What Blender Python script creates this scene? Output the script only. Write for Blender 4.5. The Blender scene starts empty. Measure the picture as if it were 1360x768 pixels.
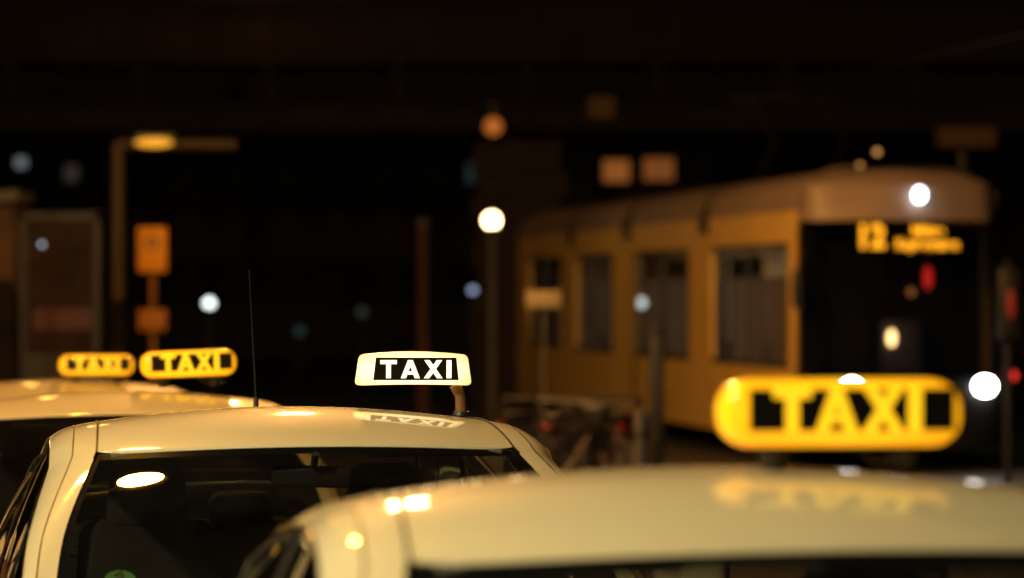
import bpy, bmesh, math, random
from mathutils import Vector, Matrix
random.seed(7)
R = math.radians
scene = bpy.context.scene
C = scene.collection

# ------------------------------------------------------------------ camera
CAM_H, FPX, HOR = 1.85, 4000.0, 390.0
cam_d = bpy.data.cameras.new('camera')
cam = bpy.data.objects.new('camera', cam_d); C.objects.link(cam)
cam.location = (0, 0, CAM_H); cam.rotation_euler = (R(90), 0, 0)
cam_d.sensor_width = 36; cam_d.lens = FPX / 1360 * 36
cam_d.shift_y = (HOR - 384) / 1360
cam_d.clip_start = 0.1; cam_d.clip_end = 3000
cam_d.dof.use_dof = True; cam_d.dof.focus_distance = 9.4; cam_d.dof.aperture_fstop = 1.95
scene.camera = cam
def P(px, py, d):
    return Vector(((px - 680) / FPX * d, d, CAM_H - (py - HOR) / FPX * d))

# ------------------------------------------------------------------ night sky, moon, exposure
w = bpy.data.worlds.new('World'); scene.world = w; w.use_nodes = True
nt = w.node_tree; bg = nt.nodes['Background']
sky = nt.nodes.new('ShaderNodeTexSky'); sky.sky_type = 'NISHITA'; sky.sun_disc = False
sky.sun_elevation = R(2); sky.sun_rotation = R(200)
nt.links.new(sky.outputs[0], bg.inputs[0]); bg.inputs[1].default_value = 0.0022
sun_d = bpy.data.lights.new('moon', 'SUN'); sun_d.energy = 0.004; sun_d.angle = R(0.5); sun_d.color = (1, .85, .7)
sun = bpy.data.objects.new('moon', sun_d); C.objects.link(sun); sun.rotation_euler = (R(50), 0, R(-30))
scene.view_settings.view_transform = 'Standard'; scene.view_settings.look = 'None'
scene.view_settings.exposure = 0; scene.view_settings.gamma = 1
scene.render.engine = 'CYCLES'
cy = scene.cycles
cy.use_denoising = True; cy.max_bounces = 8; cy.transparent_max_bounces = 24
cy.sample_clamp_indirect = 6; cy.sample_clamp_direct = 0; cy.caustics_refractive = False
cy.use_light_tree = True

# ------------------------------------------------------------------ materials
MATS = {}
def mat(name, color=(.5, .5, .5), rough=.5, metal=0, coat=0, emit=None, strength=0, noise=0, nscale=8, bump=0, spec=.5, coat_rough=.03):
    if name in MATS: return MATS[name]
    m = bpy.data.materials.new(name); m.use_nodes = True; MATS[name] = m
    n = m.node_tree; b = n.nodes['Principled BSDF']
    b.inputs['Base Color'].default_value = (*color, 1)
    b.inputs['Roughness'].default_value = rough; b.inputs['Metallic'].default_value = metal
    b.inputs['Coat Weight'].default_value = coat; b.inputs['Coat Roughness'].default_value = coat_rough
    b.inputs['Specular IOR Level'].default_value = spec
    if emit:
        b.inputs['Emission Color'].default_value = (*emit, 1); b.inputs['Emission Strength'].default_value = strength
    if noise or bump:
        tc = n.nodes.new('ShaderNodeTexCoord'); t = n.nodes.new('ShaderNodeTexNoise')
        t.inputs['Scale'].default_value = nscale; t.inputs['Detail'].default_value = 6
        n.links.new(tc.outputs['Object'], t.inputs['Vector'])
        if noise:
            mr = n.nodes.new('ShaderNodeMapRange'); mr.inputs[1].default_value = .3; mr.inputs[2].default_value = .7
            mr.inputs[3].default_value = 1 - noise; mr.inputs[4].default_value = 1 + noise
            mx = n.nodes.new('ShaderNodeVectorMath'); mx.operation = 'SCALE'; mx.inputs[0].default_value = color
            n.links.new(t.outputs[0], mr.inputs[0]); n.links.new(mr.outputs[0], mx.inputs['Scale'])
            n.links.new(mx.outputs[0], b.inputs['Base Color'])
        if bump:
            bp = n.nodes.new('ShaderNodeBump'); bp.inputs['Strength'].default_value = bump; bp.inputs['Distance'].default_value = .01
            n.links.new(t.outputs[0], bp.inputs['Height']); n.links.new(bp.outputs[0], b.inputs['Normal'])
    return m
def paint(name, color):
    m = mat(name, color, .5, 0, .9, noise=.03, nscale=3, spec=.25)
    n = m.node_tree; b = n.nodes['Principled BSDF']
    tc = n.nodes.new('ShaderNodeTexCoord')
    # dust film and fine dirt specks break up the clear coat
    v = n.nodes.new('ShaderNodeTexNoise'); v.inputs['Scale'].default_value = 14; v.inputs['Detail'].default_value = 8
    mr = n.nodes.new('ShaderNodeMapRange'); mr.inputs[1].default_value = .35; mr.inputs[2].default_value = .75
    mr.inputs[3].default_value = .025; mr.inputs[4].default_value = .1
    n.links.new(tc.outputs['Object'], v.inputs['Vector']); n.links.new(v.outputs[0], mr.inputs[0])
    n.links.new(mr.outputs[0], b.inputs['Coat Roughness'])
    return m
def glass(name, tint=(.5, .5, .5), ior=1.5, rough=.01, dust=0):
    if name in MATS: return MATS[name]
    m = bpy.data.materials.new(name); m.use_nodes = True; MATS[name] = m
    n = m.node_tree; n.nodes.remove(n.nodes['Principled BSDF'])
    out = n.nodes['Material Output']
    tr = n.nodes.new('ShaderNodeBsdfTransparent'); tr.inputs[0].default_value = (*tint, 1)
    gl = n.nodes.new('ShaderNodeBsdfGlossy'); gl.inputs['Roughness'].default_value = rough
    # Schlick reflectance, the same from both sides of a thin pane
    ge = n.nodes.new('ShaderNodeNewGeometry'); dt = n.nodes.new('ShaderNodeVectorMath'); dt.operation = 'DOT_PRODUCT'
    n.links.new(ge.outputs['Incoming'], dt.inputs[0]); n.links.new(ge.outputs['Normal'], dt.inputs[1])
    def mth(op, a, b=None):
        q = n.nodes.new('ShaderNodeMath'); q.operation = op
        for i_, v_ in enumerate((a, b)):
            if v_ is None: continue
            if isinstance(v_, (int, float)): q.inputs[i_].default_value = v_
            else: n.links.new(v_, q.inputs[i_])
        return q.outputs[0]
    f5 = mth('POWER', mth('SUBTRACT', 1.0, mth('ABSOLUTE', dt.outputs['Value'])), 5.0)
    class fr: outputs = [mth('ADD', mth('MULTIPLY', f5, .94), .06)]
    mx = n.nodes.new('ShaderNodeMixShader')
    n.links.new(fr.outputs[0], mx.inputs[0]); n.links.new(tr.outputs[0], mx.inputs[1]); n.links.new(gl.outputs[0], mx.inputs[2])
    if dust:
        df = n.nodes.new('ShaderNodeBsdfDiffuse'); df.inputs[0].default_value = (.5, .45, .38, 1)
        tc = n.nodes.new('ShaderNodeTexCoord'); t = n.nodes.new('ShaderNodeTexNoise'); t.inputs['Scale'].default_value = 5; t.inputs['Detail'].default_value = 9
        mr = n.nodes.new('ShaderNodeMapRange'); mr.inputs[1].default_value = .35; mr.inputs[2].default_value = .75; mr.inputs[3].default_value = dust * .4; mr.inputs[4].default_value = dust * 1.6
        n.links.new(tc.outputs['Object'], t.inputs['Vector']); n.links.new(t.outputs[0], mr.inputs[0])
        m2 = n.nodes.new('ShaderNodeMixShader'); n.links.new(mr.outputs[0], m2.inputs[0]); n.links.new(mx.outputs[0], m2.inputs[1]); n.links.new(df.outputs[0], m2.inputs[2]); mx = m2
    n.links.new(mx.outputs[0], out.inputs[0])
    return m
IVORY = paint('taxi_ivory_paint', (.74, .60, .36))
BLACK = mat('black_plastic', (.012, .012, .012), .45)
RUBBER = mat('rubber', (.015, .015, .015), .7)
CHROME = mat('chrome', (.75, .75, .75), .12, 1)
SILVER = mat('silver_plastic', (.5, .5, .5), .3, .8)
INTER = mat('dark_upholstery', (.02, .016, .013), .9, noise=.2, nscale=60)
LINER = mat('headliner_felt', (.12, .095, .07), .95)
DASH = mat('dashboard_plastic', (.02, .018, .016), .7, noise=.15, nscale=40)
WGLASS = glass('windscreen_glass', (.66, .64, .60), dust=.008)
SGLASS = glass('side_glass', (.35, .36, .34))
FRIT = mat('black_glass_border', (.006, .006, .006), .08)
ORANGE_LENS = mat('amber_lens', (.6, .2, .02), .15)
RED_LENS = mat('red_lens', (.35, .01, .008), .15)
CLEAR_LENS = mat('headlight_lens', (.5, .52, .55), .06, .4, 1)
STEEL = mat('painted_steel', (.07, .065, .06), .5, .2, noise=.25, nscale=5)

# ------------------------------------------------------------------ mesh helpers
def mesh_obj(name, verts, faces, m, parent=None, smooth=True, angle=40, mats=None, fm=None):
    me = bpy.data.meshes.new(name); me.from_pydata([tuple(v) for v in verts], [], faces); me.update()
    if isinstance(m, (list, tuple)):
        for q in m: me.materials.append(q)
    else: me.materials.append(m)
    if fm:
        for p, i in zip(me.polygons, fm): p.material_index = i
    if smooth:
        me.shade_smooth(); me.set_sharp_from_angle(angle=R(angle))
    o = bpy.data.objects.new(name, me); C.objects.link(o)
    if parent: o.parent = parent
    return o
class MB:
    def __init__(s): s.v = []; s.f = []
    def add(s, v, f):
        b = len(s.v); s.v += [Vector(p) for p in v]; s.f += [[i + b for i in q] for q in f]; return s
    def box(s, c, d, rot=None, taper=1):
        x, y, z = d[0] / 2, d[1] / 2, d[2] / 2
        vs = [Vector((sx * x * (taper if sz > 0 else 1), sy * y * (taper if sz > 0 else 1), sz * z)) for sz in (-1, 1) for sx, sy in ((-1, -1), (1, -1), (1, 1), (-1, 1))]
        if rot: vs = [rot @ v for v in vs]
        vs = [v + Vector(c) for v in vs]
        return s.add(vs, [[3, 2, 1, 0], [4, 5, 6, 7], [0, 1, 5, 4], [1, 2, 6, 5], [2, 3, 7, 6], [3, 0, 4, 7]])
    def tube(s, pts, r, n=8, cap=True):
        pts = [Vector(p) for p in pts]; rr = r if isinstance(r, (list, tuple)) else [r] * len(pts)
        rings = []; up = None
        for i, p in enumerate(pts):
            t = (pts[min(i + 1, len(pts) - 1)] - pts[max(i - 1, 0)]).normalized()
            if up is None: up = Vector((0, 0, 1)) if abs(t.z) < .9 else Vector((1, 0, 0))
            a = t.cross(up).normalized(); b = a.cross(t).normalized(); up = b
            rings.append([p + (a * math.cos(2 * math.pi * k / n) + b * math.sin(2 * math.pi * k / n)) * rr[i] for k in range(n)])
        v = [q for ring in rings for q in ring]; f = []
        for i in range(len(pts) - 1):
            for k in range(n):
                k2 = (k + 1) % n
                f.append([i * n + k, i * n + k2, (i + 1) * n + k2, (i + 1) * n + k])
        if cap: f.append(list(range(n))); f.append([(len(pts) - 1) * n + k for k in reversed(range(n))])
        return s.add(v, f)
    def lathe(s, prof, c=(0, 0, 0), n=20, axis='Z', sc=(1, 1)):
        v = []; f = []
        for (r, h) in prof:
            for k in range(n):
                a = 2 * math.pi * k / n; x, y = r * math.cos(a) * sc[0], r * math.sin(a) * sc[1]
                q = (x, y, h) if axis == 'Z' else ((x, h, y) if axis == 'Y' else (h, x, y))
                v.append(Vector(q) + Vector(c))
        for i in range(len(prof) - 1):
            for k in range(n):
                k2 = (k + 1) % n; f.append([i * n + k, i * n + k2, (i + 1) * n + k2, (i + 1) * n + k])
        return s.add(v, f)
    def sphere(s, c, r, n=16, m=10, sc=(1, 1, 1)):
        b0 = len(s.v)
        v = []; f = []
        for i in range(m + 1):
            t = math.pi * i / m
            for k in range(n):
                a = 2 * math.pi * k / n
                v.append(Vector((r * math.sin(t) * math.cos(a) * sc[0], r * math.sin(t) * math.sin(a) * sc[1], r * math.cos(t) * sc[2])) + Vector(c))
        for i in range(m):
            for k in range(n):
                k2 = (k + 1) % n; f.append([i * n + k, (i + 1) * n + k, (i + 1) * n + k2, i * n + k2])
        return s.add(v, f)
    def grid(s, rows):
        n = len(rows[0]); v = [p for r in rows for p in r]; f = []
        for i in range(len(rows) - 1):
            for k in range(n - 1): f.append([i * n + k, i * n + k + 1, (i + 1) * n + k + 1, (i + 1) * n + k])
        return s.add(v, f)
    def build(s, name, m, parent=None, smooth=True, angle=40):
        return mesh_obj(name, s.v, s.f, m, parent, smooth, angle)
def bevel_box(name, c, d, m, parent=None, r=.02, seg=3, rot=None, taper=1):
    bm = bmesh.new(); bmesh.ops.create_cube(bm, size=1)
    for v in bm.verts:
        k = taper if v.co.z > 0 else 1
        v.co = Vector((v.co.x * d[0] * k, v.co.y * d[1] * k, v.co.z * d[2]))
    bmesh.ops.bevel(bm, geom=list(bm.edges), offset=r, segments=seg, profile=.5, affect='EDGES')
    for v in bm.verts:
        if rot: v.co = rot @ v.co
        v.co += Vector(c)
    me = bpy.data.meshes.new(name); bm.to_mesh(me); bm.free(); me.materials.append(m); me.shade_smooth(); me.set_sharp_from_angle(angle=R(50))
    o = bpy.data.objects.new(name, me); C.objects.link(o)
    if parent: o.parent = parent
    return o
def empty(name, loc=(0, 0, 0), rot=(0, 0, 0)):
    o = bpy.data.objects.new(name, None); C.objects.link(o); o.location = loc; o.rotation_euler = rot; o.empty_display_size = .2
    return o
def tag(o, label, cat, group=None):
    o['label'] = label; o['category'] = cat
    if group: o['group'] = group
    return o
def struct(o): o['kind'] = 'structure'; return o
def copy_tree(o, parent=None):
    c = o.copy(); C.objects.link(c)
    c.parent = parent
    for ch in list(o.children): copy_tree(ch, c)
    return c
def crom(pts, m=8):
    pts = [Vector(p) for p in pts]; out = []
    for i in range(len(pts) - 1):
        p0 = pts[i - 1] if i else pts[0] * 2 - pts[1]
        p1, p2 = pts[i], pts[i + 1]
        p3 = pts[i + 2] if i + 2 < len(pts) else pts[-1] * 2 - pts[-2]
        for k in range(m):
            t = k / m
            out.append(.5 * ((2 * p1) + (p2 - p0) * t + (2 * p0 - 5 * p1 + 4 * p2 - p3) * t * t + (3 * p1 - p0 - 3 * p2 + p3) * t ** 3))
    out.append(pts[-1]); return out
def text_mesh(txt, size, ext=.002, offset=0, align='CENTER'):
    cu = bpy.data.curves.new('t', 'FONT'); cu.body = txt; cu.size = size; cu.extrude = ext; cu.offset = offset
    cu.align_x = align; cu.align_y = 'CENTER'
    o = bpy.data.objects.new('t', cu); C.objects.link(o)
    bpy.context.view_layer.update()
    me = bpy.data.meshes.new_from_object(o.evaluated_get(bpy.context.evaluated_depsgraph_get()))
    bpy.data.objects.remove(o); return me

# ------------------------------------------------------------------ ground
def gz(y): return 0 if y < 10 else (-.15 if y > 17.5 else -.02 * (y - 10))
ASPHALT = mat('asphalt', (.045, .042, .04), .6, noise=.35, nscale=12, bump=.4)
ys = [-60, 0, 10, 17.5, 60, 1500]; xs = [-1500, -60, 0, 60, 1500]
g = MB().grid([[(x, y, gz(y)) for x in xs] for y in ys])
struct(g.build('road', ASPHALT, smooth=False))
PAVE = mat('paving_stone', (.16, .13, .11), .75, noise=.2, nscale=3)
kb = empty('pavement', (0, 0, 0)); struct(kb)
MB().box((-40, 33, -.08), (65, 26, .16)).build('paving_bed', PAVE, kb, smooth=False)
KERB = mat('granite_kerb', (.25, .22, .2), .8, noise=.2, nscale=20)
for i in range(26):
    MB().box((-40 - 32.5 + 1.25 + i * 2.5, 19.9, -.083), (2.48, .2, .17)).build('kerb_stone', KERB, kb, smooth=False)
RAIL = mat('rail_steel', (.3, .28, .26), .3, .9)

# ------------------------------------------------------------------ taxi (x forward, y to the car's left, origin on the ground under the windscreen header)
M8 = 8
CA = [(.84, .80, .955), (.43, .74, 1.183), (0, .62, 1.390), (-.21, .602, 1.433), (-.50, .583, 1.447), (-1.25, .56, 1.372), (-1.58, .62, 1.19), (-1.92, .66, .97)]
CB = [(.88, .85, .945), (.44, .80, 1.175), (-.01, .688, 1.378), (-.21, .668, 1.420), (-.50, .648, 1.434), (-1.25, .63, 1.360), (-1.6, .69, 1.175), (-1.97, .74, .955)]
CC = [(.82, .885, .945), (.40, .838, 1.165), (-.05, .752, 1.345), (-.23, .730, 1.383), (-.52, .708, 1.398), (-1.22, .712, 1.325), (-1.5, .765, 1.165), (-1.80, .83, .965)]
CD = [(.82, .90, .93), (.40, .905, .93), (-.05, .91, .932), (-.23, .915, .936), (-.52, .915, .942), (-1.22, .905, .95), (-1.5, .88, .955), (-1.80, .84, .962)]
def make_taxi():
    A, B, Cc, D = crom(CA), crom(CB), crom(CC), crom(CD)
    # roof line: one smooth arc with its crest above the front seats
    zr = lambda u: -.068 * ((u - .36) / .36) ** 2 if u < .36 else -.085 * ((u - .36) / .89) ** 2
    for cv, z0_, ya, yb in ((A, 1.458, .62, .56), (B, 1.446, .688, .63), (Cc, 1.412, .752, .705)):
        for i in range(2 * M8 + 1, 5 * M8 + 1):
            t = (i - 2 * M8) / (3 * M8); x0_ = cv[2 * M8].x; u = -x0_ + (1.25 + x0_) * t
            y_ = ya + (yb - ya) * (1 - (1 - t) ** 2)
            cv[i] = Vector((-u, y_, z0_ + zr(u)))
    for cv in (A, B, Cc):                       # ease the rear pillar into the new roof end
        e = cv[5 * M8]
        for i in range(5 * M8 + 1, 6 * M8):
            t = (i - 5 * M8) / M8; cv[i] = e.lerp(cv[6 * M8], t) + Vector((0, 0, .03 * math.sin(math.pi * t)))
    root = empty('taxi')
    fl = lambda p, s: Vector((p.x, p.y * s, p.z))
    N = 24
    def across(a, bow, crown, dz=0, dx=0):
        row = []
        for k in range(N + 1):
            s = (-1 if k == 0 else 1 if k == N else -.975 + 1.95 * (k - 1) / (N - 2)); e = 1 - s * s
            k_ = 1 - s ** 10 if dx else 1          # the turned-down lip runs out at the corners
            row.append(Vector((a.x + bow * e + dx * k_, a.y * s, a.z + crown * e + dz * k_)))
        return row
    i0, i1 = 2 * M8, 5 * M8
    rows = []
    hb = lambda t: .10 * (1 - t) ** 2 - .06 * t * t
    rows.append(across(A[i0], .10, .022, -.016, .016)); rows.append(across(A[i0], .10, .022, -.008, .015))
    for i in range(i0, i1 + 1):
        t = (i - i0) / (i1 - i0)
        rows.append(across(A[i], hb(t), .022 + .022 * math.sin(math.pi * t)))
    rows.append(across(A[i1], -.06, .022, -.01, -.012))
    # dip the outer edges into the roof ditch
    for r in rows[2:-1]:
        r[0].z -= .001; r[-1].z -= .001
    MB().grid(rows).build('roof_panel', IVORY, root, angle=60)
    # headliner
    hl = [[p - Vector((0, 0, .045)) for p in r[1:-1]] for r in rows[3:-1]]
    MB().grid(hl).build('headliner', LINER, root)
    # windscreen with black printed border
    def screen(ia, ib, bow0, bow1, nm, gm, crown=.02, steps=None):
        n = abs(ib - ia); rr = []
        for q in range(n + 1):
            a = A[ia + (q if ib > ia else -q)]; t = q / n
            rr.append(across(a, bow0 + (bow1 - bow0) * t, crown, -.006, 0))
        for r in rr:
            for p in (r[0], r[-1]): p.y *= .998
        mb = MB(); bd = MB()
        for i in range(len(rr) - 1):
            for k in range(N):
                q = [rr[i][k], rr[i][k + 1], rr[i + 1][k + 1], rr[i + 1][k]]
                (bd if (k in (0, N - 1) or i in (0, len(rr) - 2)) else mb).add(q, [[0, 1, 2, 3]])
        def weld(m_, name, ma):
            o = m_.build(name, ma, root, smooth=False)
            bm = bmesh.new(); bm.from_mesh(o.data); bmesh.ops.remove_doubles(bm, verts=bm.verts, dist=1e-5)
            bm.to_mesh(o.data); bm.free(); o.data.shade_smooth(); return o
        return weld(mb, nm, gm), weld(bd, nm + '_border', FRIT)
    wo, wb = screen(0, 2 * M8, .19, .112, 'windscreen', WGLASS)
    # the small strip between glass and header is rubber
    screen(5 * M8, 7 * M8, -.07, -.10, 'rear_window', SGLASS)
    for s in (1, -1):
        # pillar and roof rail skin between ditch, door seam and side window
        cols = []
        na, nb = 5, 6
        for i in range(len(A)):
            row = []
            tg = (A[min(i + 1, len(A) - 1)] - A[max(i - 1, 0)]).normalized()
            n1 = tg.cross(B[i] - A[i]).normalized(); n2 = tg.cross(Cc[i] - B[i]).normalized()
            if n1.z < 0 and n1.y < 0: n1.negate()
            if n1.y < 0: n1.negate()
            if n2.y < 0: n2.negate()
            for k in range(na):
                t = k / na; row.append(A[i].lerp(B[i], t) + n1 * .001 * (1 - (2 * t - 1) ** 2) )
            for k in range(nb + 1):
                t = k / nb; row.append(B[i].lerp(Cc[i], t) + n2 * .005 * (1 - (2 * t - 1) ** 2))
            # return into the glass
            row.append(Cc[i] - n2 * .018)
            cols.append([fl(p, s) for p in row])
        MB().grid(cols).build('roof_rail', IVORY, root, angle=75)
        off = lambda p, dz: fl(p + Vector((0, .0, dz)), s)
        sm = MB(); sm.tube([off(p, .003) for p in A[i0 - 1:i1 + 2]], 0.0024, 6); sm.build('roof_ditch_strip', BLACK, root)
        sm = MB(); sm.tube([off(p, .0) for p in B[2:]], 0.0024, 6); sm.build('door_seam', BLACK, root)
        sm = MB(); sm.tube([fl(p + Vector((0, .002, -.008)), s) for p in Cc], 0.007, 8); sm.build('window_trim', CHROME, root)
        # side glass, split by the centre pillar
        g1 = []; 
        for i in range(1, len(Cc) - 1):
            row = []
            for k in range(9):
                t = k / 8; p = Cc[i].lerp(D[i], t); p.y += .02 * 4 * t * (1 - t) - .012; row.append(fl(p, s))
            g1.append(row)
        MB().grid(g1[:27]).build('front_side_window', SGLASS, root)
        MB().grid(g1[29:]).build('rear_side_window', SGLASS, root)
        bp = []
        for i in (26, 27, 28, 29): bp.append([p + Vector((0, .004 * s, 0)) for p in g1[i]])
        MB().grid(bp).build('centre_pillar', BLACK, root)
        MB().tube([fl(p + Vector((0, .004, 0)), s) for p in D], .011, 8).build('belt_trim', BLACK, root)
        # quarter strut of the front window
        MB().tube([fl(Cc[9] + Vector((0, 0, 0)), s), fl(D[12] + Vector((0, 0, 0)), s)], .012, 6).build('quarter_strut', BLACK, root)
        # door mirror
        mir = bevel_box('door_mirror', (.52, s * 1.03, 1.04), (.13, .22, .145), IVORY, root, .05, 4, Matrix.Rotation(R(-8 * s), 3, 'Z'))
        bevel_box('mirror_glass', (.452 , s * 1.035, 1.04), (.006, .18, .11), CHROME, mir, .002, 1, Matrix.Rotation(R(-8 * s), 3, 'Z'))
        MB().tube([(.54, s * .88, .965), (.53, s * .97, 1.0)], .025, 8).build('mirror_arm', BLACK, mir)
        # wheels
        for wx in (1.02, -1.55):
            wh = MB(); wh.lathe([(.19, -.09), (.30, -.10), (.315, -.07), (.32, 0), (.315, .07), (.30, .10), (.19, .09)], (wx, s * .84, .32), 32, 'Y')
            wo_ = wh.build('wheel', RUBBER, root)
            rm = MB(); rm.lathe([(.001, s * .06), (.06, s * .065), (.17, s * .085), (.195, s * .09)], (wx, s * .84, .32), 24, 'Y'); rm.build('rim', SILVER, wo_)
            MB().lathe([(.33, s * .098), (.37, s * .1)], (wx, s * .862, .32), 28, 'Y').build('wheel_arch', BLACK, root)
        # lamps
        bevel_box('headlight', (1.50, s * .62, .66), (.2, .3, .15), CLEAR_LENS, root, .05, 3, Matrix.Rotation(R(-22 * s), 3, 'Z'))
        bevel_box('tail_light', (-2.10, s * .64, .80), (.12, .26, .2), RED_LENS, root, .04, 3, Matrix.Rotation(R(18 * s), 3, 'Z'))
        for hx in (-.28, -1.12): bevel_box('door_handle', (hx, s * .955, .80), (.2, .025, .03), IVORY, root, .008, 2)
        for dx in (.72, -.62, -1.45): MB().tube([(dx, s * .903, .925), (dx, s * .95, .78), (dx, s * .957, .6), (dx, s * .928, .36)], .004, 5).build('door_gap', BLACK, root)
    # lower body as lofted sections
    st = [(-2.17, .40, .66, .62), (-2.15, .78, .72, .45), (-2.08, .93, .74, .30), (-1.97, .955, .80, .24), (-1.78, .962, .865, .22), (-1.3, .95, .89, .2), (-.6, .94, .895, .2), (0, .932, .895, .2), (.5, .93, .89, .2),
          (.82, .93, .885, .2), (.95, .915, .88, .2), (1.2, .865, .86, .21), (1.42, .79, .81, .22), (1.56, .70, .74, .24), (1.62, .60, .66, .30), (1.64, .46, .58, .36)]
    secs = []
    for (x, zt, hw, zs) in st:
        cab = -1.95 < x < .84; hw *= 1.06
        pts = [(0, zt + (0 if cab else .035)), (hw * .5, zt + (0 if cab else .03)), (hw * .82, zt + (0 if cab else .012)), (hw * .945, zt), (hw * .99, zt - (zt - zs) * .18), (hw * 1.01, zt - (zt - zs) * .42), (hw * .985, zt - (zt - zs) * .75), (hw * .93, zs), (0, zs - .01)]
        secs.append([Vector((x, y, z)) for y, z in pts] + [Vector((x, -y, z)) for y, z in reversed(pts[1:-1])])
    n = len(secs[0]); mb = MB(); mb.v = [p for s_ in secs for p in s_]
    for i in range(len(secs) - 1):
        cab = -1.95 < (st[i][0] + st[i + 1][0]) / 2 < .84
        for k in range(n):
            if cab and (k < 3 or k >= n - 3): continue
            k2 = (k + 1) % n; mb.f.append([i * n + k, i * n + k2, (i + 1) * n + k2, (i + 1) * n + k])
    mb.f.append(list(range(n))); mb.f.append([(len(secs) - 1) * n + k for k in reversed(range(n))])
    body = mb.build('body', IVORY, root, angle=50)
    # bonnet seams, grille, bumper, plates
    for s in (1, -1): MB().tube([(.86, s * .74, .952), (1.2, s * .69, .899), (1.5, s * .55, .783)], .004, 5).build('bonnet_seam', BLACK, body)
    gr = bevel_box('grille', (1.615, 0, .58), (.06, .56, .16), BLACK, root, .02, 2)
    for k in range(5): MB().box((1.648, 0, .525 + k * .028), (.012, .5, .008)).build('grille_bar', CHROME, gr)
    bevel_box('front_bumper', (1.60, 0, .38), (.14, 1.35, .16), IVORY, root, .05, 3)
    bevel_box('number_plate', (1.678, 0, .40), (.01, .52, .11), mat('plate_white', (.7, .7, .68), .4), root, .004, 1)
    bevel_box('rear_bumper', (-2.15, 0, .42), (.12, 1.45, .2), IVORY, root, .05, 3)
    # windscreen cowl and wipers
    MB().box((.93, 0, .93), (.18, 1.36, .02)).build('cowl', BLACK, root)
    for y0, y1 in ((-.55, -.02), (.05, .6)):
        MB().tube([(1.0, y0, .955), (.985, (y0 + y1) / 2, .985), (.955, y1, 1.0)], [.009, .007, .005], 6).build('wiper', BLACK, root)
    # interior
    MB().box((-.55, 0, .36), (2.7, 1.5, .1)).build('cabin_floor', INTER, root)
    for s in (1, -1):
        MB().box((-.5, s * .85, .66), (2.6, .04, .52)).build('door_lining', INTER, root)
    db = MB()
    db.grid([[Vector((x, y, z - .03 * abs(y))) for y in (-.78, -.5, -.2, 0, .2, .5, .78)] for x, z in ((.96, .90), (.7, .945), (.45, .965), (.36, .93), (.33, .80), (.42, .5))])
    db.build('dashboard', DASH, root)
    tor = MB(); ring = [Vector((.18 - .42 * .19 * math.sin(a), .37 + .19 * math.cos(a), .93 + .9 * .19 * math.sin(a))) for a in [2 * math.pi * k / 24 for k in range(25)]]
    tor.tube(ring, .014, 8).build('steering_wheel', BLACK, root)
    for y in (-.40, .37):
        se = bevel_box('seat', (-.45, y, .60), (.52, .5, .18), INTER, root, .06, 3)
        bevel_box('seat_back', (-.74, y, .86), (.15, .50, .56), INTER, se, .06, 4, Matrix.Rotation(R(-14), 3, 'Y'), .86)
        hd = bevel_box('headrest', (-.80, y, 1.195), (.11, .275, .215), INTER, se, .045, 4, Matrix.Rotation(R(-8), 3, 'Y'), .84)
        for q in (-.075, .075): MB().tube([(-.795, y + q, 1.0), (-.80, y + q, 1.12)], .0065, 8).build('headrest_post', CHROME, se)
    rb = bevel_box('rear_bench', (-1.42, 0, .58), (.5, 1.3, .2), INTER, root, .06, 3)
    bevel_box('bench_back', (-1.62, 0, .82), (.16, 1.3, .5), INTER, rb, .06, 3, Matrix.Rotation(R(-20), 3, 'Y'))
    for y in (-.46, 0.0, .46): bevel_box('rear_headrest', (-1.66, y, 1.09), (.09, .22, .14), INTER, rb, .04, 3)
    MB().box((-1.72, 0, .965), (.3, 1.2, .02)).build('parcel_shelf', mat('parcel_shelf', (.05, .04, .03), .9), root)
    rm = bevel_box('rear_view_mirror', (.10, 0, 1.315), (.03, .24, .065), BLACK, root, .014, 3, Matrix.Rotation(R(10), 3, 'Y') @ Matrix.Rotation(R(-8), 3, 'Z'))
    MB().tube([(.13, 0, 1.345), (.17, 0, 1.385)], .011, 6).build('mirror_stalk', BLACK, rm)
    for y in (-.38, .38):
        bevel_box('sun_visor', (-.03, y, 1.385), (.16, .40, .018), LINER, root, .006, 2, Matrix.Rotation(R(8), 3, 'Y'))
        MB().tube([(.02, y * 1.0 + (.2 if y > 0 else -.2) * .4, 1.385), (.04, y, 1.378), ], .005, 6).build('visor_pin', CHROME, root)
    MB().tube([(-1.60, -.7, 1.18), (-1.64, 0, 1.19), (-1.60, .7, 1.18)], .007, 6).build('blind_rail', SILVER, root)
    for s in (1, -1):
        MB().tube([(-.66, s * .70, 1.2), (-.7, s * .72, .95), (-.6, s * .6, .75)], .02, 4).build('seat_belt', INTER, root)
    return root
taxi0 = make_taxi()
spots = [  # header centre x, y, ground z, yaw deg, z scale, pitch, label
    (.446, 4.865, 0.0, 10.5, 1.028, 0, 'ivory taxi nearest the camera, out of focus, its roof filling the lower right'),
    (-.604, 8.897, 0.0, 12, 1.0, 0, 'sharp ivory taxi in the middle with headrests visible through its windscreen'),
    (-1.67, 13.0, -.075, 10, 1.0, .02, 'orange-lit ivory taxi directly behind the sharp middle taxi'),
    (-2.55, 17.1, -.15, 10, 1.0, 0, 'farthest ivory taxi, last in the queue, only its roof showing'),
]
TAXIS = []
def frame(i):
    x, y, z, yaw, zs, pit, lab = spots[i]; a = R(yaw)
    return Vector((x, y, z)), Vector((math.sin(a), -math.cos(a), 0)), Vector((math.cos(a), math.sin(a), 0))
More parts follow.
